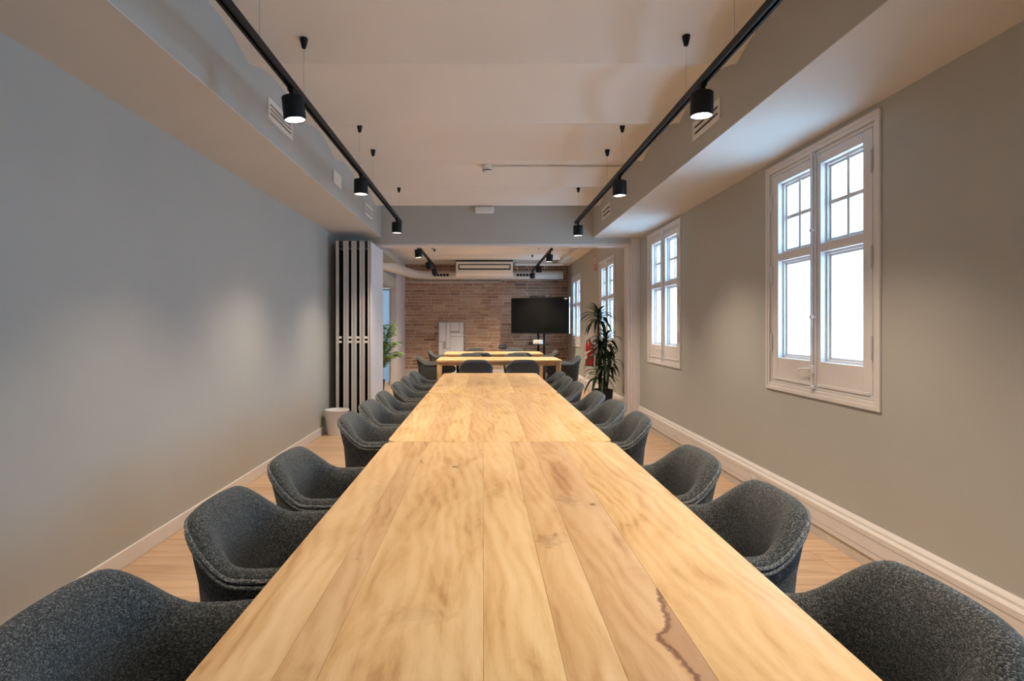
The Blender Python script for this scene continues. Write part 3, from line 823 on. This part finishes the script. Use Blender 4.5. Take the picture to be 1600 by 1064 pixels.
# waste bin
r = empty('waste_bin', (-1.772, 7.08, 0), 0, 'white round waste bin standing before the folded partition', 'waste bin')
MB().lathe([(0, .004), (.105, .004), (.108, .0), (.112, .003), (.138, .288), (.136, .29), (.132, .286), (.108, .012), (0, .012)], n=36).build('body', M['plastic'], r, smooth=40)
MB().lathe([(.138, .276), (.146, .279), (.148, .288), (.146, .297), (.138, .299), (.132, .292), (.132, .276)], n=36).build('rim', M['plastic'], r, smooth=60)

# ------------------------------------------------------------------ rear services
def arc_pts(pts, n=10):
    """Catmull-Rom through points"""
    P = [Vector(p) for p in pts]; out = []
    P = [P[0] * 2 - P[1]] + P + [P[-1] * 2 - P[-2]]
    for i in range(1, len(P) - 2):
        for k in range(n):
            t = k / n
            out.append(.5 * ((2 * P[i]) + (P[i + 1] - P[i - 1]) * t + (2 * P[i - 1] - 5 * P[i] + 4 * P[i + 1] - P[i + 2]) * t * t + (3 * P[i] - P[i - 1] - 3 * P[i + 1] + P[i + 2]) * t ** 3))
    out.append(P[-2]); return out
DY, DZ = 14.25, 2.545
r = empty('air_duct', (0, DY, DZ), 0, 'white round air duct bending along the top of the brick wall', 'air duct')
m = MB(); m.tube(arc_pts([(-2.5, -3.2, -.05), (-2.05, -3.05, -.05), (-1.86, -2.5, -.05), (-1.74, -1.2, -.02), (-1.62, -.32, 0), (-1.3, 0, 0), (-.9, 0, 0), (1.93, 0, 0)], 8), .102, 24)
m.build('pipe', M['duct'], r, smooth=50)
for cx in (-1.02, .98):
    g = empty('grille', (cx, -.098, .0)); g.parent = r
    g.name = 'duct_grille'
    m = MB(); m.box(-.21, .21, -.012, .03, -.048, .044, bev=.003); m.build('grille_frame', M['duct'], g)
    for k in range(5): Bx(-.185 + k * .076, -.185 + k * .076 + .062, -.0135, -.011, -.034, .03).build('grille_slot', M['dark'], g)
# conduit
m = MB(); cy = YF - .04
m.tube([(-2.0, cy, 2.41), (.40, cy, 2.41), (.50, cy, 2.50)], .016, 10)
tag(m.build('wall_conduit', M['duct'], smooth=50), 'white conduit running under the air duct on the brick wall', 'conduit')
m = MB(); m.tube([(.75, 13.9, 2.775), (1.90, 13.9, 2.775)], .036, 14)
for hx in (.80, 1.45): m.tube([(hx, 13.9, 2.66), (hx, 13.9, 2.86)], .010, 8)
tag(m.build('ceiling_pipe', M['duct'], smooth=50), 'white pipe hung below the ceiling to the right of the air conditioner', 'pipe')
# boxed services along the right wall
r = empty('trim_8', (1.79, 8.22, 2.79)); struct(r, 'white boxed service duct along the top of the window wall')
Bx(0, XR - 1.79, 0, 6.2, 0, .16, bev=.004).build('duct_box', M['ceiling'], r)
for k in (1.6, 3.0): Bx(-.02, XR - 1.79, k, k + .06, -.012, .16, bev=.003).build('joint_collar', M['duct'], r)
Bx(-.16, -.03, 2.4, 2.62, -.03, .08, bev=.004).build('junction_box', M['plastic'], r)
# air conditioner
r = empty('air_conditioner', (.02, 13.75, 2.46), 0, 'white ceiling-hung air conditioner before the brick wall', 'air conditioner')
m = MB(); m.prism([(-.30, .33), (-.30, .06), (-.27, .01), (-.18, -.02), (.20, -.02), (.20, .33)], 'x', -.655, .655, bev=.008)
m.build('body', M['plastic'], r)
m = MB(); m.box(-.60, .60, -.306, -.299, .14, .27); fr = m.build('outlet', M['dark'], r)
Bx(-.575, .575, -.316, -.305, .172, .248, bev=.004).build('louver', M['plastic'], fr)
for sx in (-.66, .66): Bx(sx - .012, sx + .012, -.24, .12, .27, .31).build('bracket', M['blackp'], r)
for sx in (-.62, .62):
    for yy in (-.2, .1): MB().tube([(sx, yy, .3), (sx, yy, ceil_z(13.75 + yy) - 2.46)], .006, 6).build('hanger_rod', M['grille'], r)
Bx(-.66, .66, -.22, .15, .331, .372).build('shade_slab', M['blackp'], r)  # black slab stands in for the dark gap above the unit

# ------------------------------------------------------------------ television on stand
r = empty('television', (1.31, 13.66, 0), math.radians(-31), 'large black switched-off television on a stand before the brick wall', 'television')
tw, t0, t1 = .745, 1.135, 1.975
Bx(-tw, tw, -.022, .02, t0, t1, bev=.004).build('bezel', M['blackp'], r)
Bx(-tw + .012, tw - .012, -.0235, -.0215, t0 + .016, t1 - .012).build('screen', M['screen'], r)
Bx(tw, tw + .006, -.02, .016, t0 + .004, t1 - .004).build('side_trim', M['alu'], r)
Bx(-.35, .35, .02, .06, t0 + .2, t1 - .2, bev=.008).build('rear_cover', M['blackp'], r)
Bx(tw - .12, tw - .035, -.025, -.0225, t1 - .052, t1 - .022, bev=.0005).build('energy_sticker', M['plastic'], r)
Bx(tw - .085, tw - .07, -.0252, -.0226, t1 - .072, t1 - .052).build('sticker_tail', M['plastic'], r)
r = empty('television_stand', (1.31, 13.66, 0), math.radians(-31), 'black wheeled stand with a small shelf under the television', 'stand')
for sx in (-.075, .075): Bx(sx - .022, sx + .022, .065, .10, .06, 1.75, bev=.003).build('post', M['black'], r)
Bx(-.26, .26, -.10, .10, .868, .886, bev=.003).build('shelf', M['black'], r)
for sx in (-.28, .28): Bx(sx - .02, sx + .02, -.28, .34, .045, .075, bev=.003).build('foot', M['black'], r)
Bx(-.28, .28, .06, .105, .045, .085, bev=.003).build('crossbar', M['black'], r)
for sx in (-.28, .28):
    for yy in (-.25, .3):
        MB().lathe([(0, -.012), (.018, -.012), (.022, -.006), (.022, .006), (.018, .012), (0, .012)], (sx, yy, .022), 14, Matrix.Rotation(PI / 2, 4, 'Y')).build('caster', M['blackp'], r, smooth=40)
Rz = Matrix.Rotation(math.radians(-31), 4, 'Z')
def on_stand(x, y, z): return Matrix.Translation((1.31, 13.66, 0)) @ Rz @ Vector((x, y, z))
r = empty('media_box', on_stand(-.03, -.02, .887), math.radians(-31), 'small white box on the television shelf', 'box')
Bx(-.10, .10, -.06, .06, 0, .10, bev=.006).build('body', M['plastic'], r); Bx(-.07, .07, -.0615, -.06, .02, .03).build('slot', M['grille'], r)
r = empty('conference_camera', on_stand(-.06, -.01, t1), math.radians(-31), 'slim black conference camera bar on top of the television', 'camera')
Bx(-.19, .19, -.03, .03, .0, .05, bev=.01).build('body', M['blackp'], r)
MB().lathe([(0, .0), (.016, 0), (.016, .006), (.010, .008), (0, .004)], (0, -.03, .027), 16, Matrix.Rotation(PI / 2, 4, 'X')).build('lens', M['screen'], r)
r = empty('power_adapter', on_stand(-.215, -.04, .887), math.radians(-31), 'black power adapter with cable on the edge of the television shelf', 'adapter')
Bx(-.035, .035, -.03, .03, 0, .055, bev=.008).build('body', M['blackp'], r)
MB().tube(arc_pts([(0, 0, .05), (0, .01, .15), (.0, .03, .235)]), .006, 6).build('cable', M['blackp'], r)
MB().tube(arc_pts([(-.03, 0, .02), (-.12, -.02, -.08), (-.2, .0, -.25), (-.24, .05, -.6)]), .005, 6).build('cable', M['blackp'], r)

# white relief panel leaning on the brick wall
r = empty('relief_panel', (-.80, YF - .20, 0), 0, 'tall white relief panel leaning against the brick wall', 'panel')
r.rotation_euler = (math.radians(-6.5), 0, 0)
Bx(-.31, .31, -.012, .012, 0.002, 1.42, bev=.003).build('board', M['grille'], r)
for (a, b2, c, d) in ((-.318, .318, 1.414, 1.426), (-.318, -.31, 0.002, 1.414), (.31, .318, .002, 1.414)): Bx(a, b2, -.016, .014, c, d).build('frame_strip', M['grille'], r)
for (a, b2, c, d, h) in ((-.305, -.13, .93, 1.405, .010), (-.125, -.02, .76, 1.405, .024), (-.015, .20, 1.19, 1.405, .012), (.205, .305, 1.15, 1.405, .022), (-.015, .305, 1.06, 1.145, .006),
                          (-.015, .305, .60, 1.05, .004), (-.20, -.02, .60, .75, .02), (-.305, -.205, .60, .92, .003), (-.305, .0, .05, .59, .004), (.005, .305, .05, .59, .007)):
    Bx(a + .003, b2 - .003, -.012 - h, -.011, c + .003, d - .003, bev=.001, seg=1).build('relief_block', M['white_cool'], r)
# socket plate on the brick wall
r = empty('socket_plate', (.47, YF - .022, .80), 0, 'small black multi-socket plate with white frame on the brick wall', 'socket')
Bx(-.11, -.098, -.01, 0, -.09, .1).build('side_strip', M['plastic'], r)
Bx(-.097, .1, -.014, 0, -.045, .045, bev=.003).build('plate', M['blackp'], r)
for k in range(4): Bx(-.08 + k * .043, -.055 + k * .043, -.0155, -.0135, -.016, .016).build('socket', M['plastic'], r)

# ------------------------------------------------------------------ fire extinguisher and sign
ex, ey = XR - .115, 10.95
r = empty('fire_extinguisher', (ex, ey, .56), 0, 'red fire extinguisher hung on the window wall behind the dracaena', 'fire extinguisher')
MB().lathe([(0, 0), (.07, 0), (.078, .012), (.078, .36), (.068, .405), (.035, .435), (.022, .445), (.022, .46), (0, .46)], n=28).build('cylinder', M['red'], r, smooth=40)
MB().lathe([(.0785, .0), (.0795, .0), (.0795, .022), (.0785, .022)], n=28).build('foot_ring', M['blackp'], r)
m = MB(); m.tube([(0, 0, .455), (0, 0, .50)], .017, 12); m.box(-.012, .012, -.10, .03, .50, .512, bev=.003); m.box(-.012, .012, -.09, .03, .525, .537, bev=.003); m.build('valve_lever', M['red'], r)
MB().tube(arc_pts([(0, .02, .48), (-.03, .09, .46), (-.05, .105, .3), (-.04, .095, .12)]), .010, 8).build('hose', M['blackp'], r, smooth=60)
# printed label: curved shell piece
m = MB(); vs = []
for k in range(9):
    a = PI + .35 + (-1.15 + 1.5 * k / 8); vs.append([m.bm.verts.new((.0788 * math.cos(a), .0788 * math.sin(a), zz)) for zz in (.14, .27)])
for a, b2 in zip(vs, vs[1:]): m.bm.faces.new((a[0], b2[0], b2[1], a[1]))
m.build('printed_label', M['plastic'], r, smooth=60)
Bx(.06, .115, -.03, .03, .30, .34, bev=.003).build('wall_bracket', M['blackp'], r)
r = empty('extinguisher_sign', (XR, 10.98, 2.48), 0, 'narrow red and white extinguisher sign high on the window wall', 'sign')
Bx(-.004, -.0005, -.11, .11, -.14, .14, bev=.0008).build('board', M['red'], r)
m = MB(); m.box(-.006, -.0039, -.075, .075, -.008, .115); m.build('white_field', M['plastic'], r)
m = MB(); m.box(-.0072, -.0058, -.03, .012, .005, .085, bev=.0003); m.box(-.0072, -.0058, -.022, .004, .085, .105); m.box(-.0072, -.0058, .018, .045, .02, .034); m.build('pictogram', M['red'], r)
m = MB(); m.prism([(-.03, -.05), (.03, -.05), (0, -.10)], 'x', -.0062, -.0039); m.build('arrow', M['plastic'], r)

# ------------------------------------------------------------------ plants
def leaf_mesh(name, ln, wid, droop, mat, seg=8):
    """strap leaf along +x, arching upward then down"""
    m = MB(); rows = []
    for i in range(seg + 1):
        t = i / seg
        w = wid * (math.sin(PI * min(1, .12 + .88 * t)) ** .7) * (1 if t < .999 else 0.02)
        x = ln * (t - .25 * droop * t * t); z = ln * (.34 * t - (.34 + .62 * droop) * t * t)
        rows.append([m.bm.verts.new((x, -w, z + .25 * w)), m.bm.verts.new((x, 0, z - .15 * w)), m.bm.verts.new((x, w, z + .25 * w))])
    for a, b in zip(rows, rows[1:]):
        for k in (0, 1): m.bm.faces.new((a[k], a[k + 1], b[k + 1], b[k]))
    return m.mesh(name, mat, smooth=80)
LEAF = [leaf_mesh('leaf', .36, .030, d, M['leaf']) for d in (.35, .8, 1.25)]
pr = random.Random(21)
PX, PY = 1.775, 8.75
r = empty('potted_dracaena', (PX, PY, 0), 0, 'tall dracaena with tufts of dark strap leaves in a charcoal pot by the jamb', 'plant')
MB().lathe([(0, .002), (.125, .002), (.13, .008), (.158, .345), (.16, .36), (.152, .36), (.148, .34), (.12, .30), (0, .30)], n=32).build('pot', M['pot'], r, smooth=40)
MB().lathe([(.145, .318), (.09, .328), (0, .332)], n=24).build('soil', M['soil'], r, smooth=60)
canes = [((-.045, -.02), (-.06, 0), 1.48), ((.03, .03), (.055, .0), 1.13), ((.05, -.03), (.10, -.06), .80), ((-.015, .05), (-.01, .03), .98), ((-.02, -.055), (-.05, -.07), .62)]
for (b0, b1, h) in canes:
    MB().tube(arc_pts([(b0[0], b0[1], .30), ((b0[0] * 1.2 + b1[0]) / 2, b0[1], .3 + (h - .3) * .5), (b1[0], b1[1], h)], 5), [.016] * 11, 8).build('cane', M['trunk'], r, smooth=60)
    nl = 28 if h > .7 else 22
    for k in range(nl):
        t = k / nl
        a = k * 2.399 + pr.uniform(-.2, .2)
        kind = 0 if t > .7 else (1 if t > .35 else 2)
        sc = pr.uniform(.78, 1.08) * (1 if t < .75 else .8)
        pitch = math.radians(-8 - 62 * max(0, t - .3))
        if PX + b1[0] + math.cos(a) * .33 * sc > XR - .03: sc *= .62
        o = link('leaf', LEAF[kind], r, (b1[0], b1[1], h - .13 + .16 * t), (0, pitch, a)); o.scale = (sc, sc, sc); o['seed'] = pr.random()
# areca palm in the recess
r = empty('potted_palm', (-2.0, 10.9, 0), 0, 'bright green feathery palm in the recess beside the folded partition', 'plant')
MB().lathe([(0, .002), (.13, .002), (.135, .008), (.165, .31), (.158, .31), (.15, .27), (0, .27)], n=28).build('pot', M['pot'], r, smooth=40)
MB().lathe([(.152, .285), (0, .295)], n=24).build('soil', M['soil'], r)
def frond_mesh(ln, up, out):
    m = MB(); P = []
    for i in range(15):
        t = i / 14; P.append(Vector((out * t ** 1.6, 0, up * (t - .30 * t ** 3))))
    m.tube(P, [.006 * (1 - .8 * i / 14) for i in range(15)], 6)
    for i in range(4, 15):
        for s in (-1, 1):
            d = (P[min(i + 1, 14)] - P[i - 1]).normalized()
            L_ = .36 * math.sin(PI * (.22 + .66 * (i - 3) / 12))
            side = (Vector((0, s, 0)) * .72 + d * .7).normalized()
            a = P[i]; b = a + side * L_ * .5 + Vector((0, 0, .02)); c = a + side * L_ + Vector((0, 0, -.07))
            wv = d.cross(side).cross(side).normalized() * .015
            q = [m.bm.verts.new(v) for v in (a, b - wv, b + wv, c)]
            m.bm.faces.new((q[0], q[1], q[2])); m.bm.faces.new((q[1], q[3], q[2]))
    return m.mesh('frond', M['palm'])
FR = [frond_mesh(1, 1.42, .30), frond_mesh(1, 1.0, .36), frond_mesh(1, .72, .38)]
for k in range(30):
    a = k * 2.399; sc = pr.uniform(.85, 1.05)
    if math.cos(a) < -.2: sc *= .9
    o = link('frond', FR[k % 3], r, (.03 * math.cos(a), .03 * math.sin(a), .27), (0, 0, a)); o.scale = (sc, sc, sc); o['seed'] = pr.random()
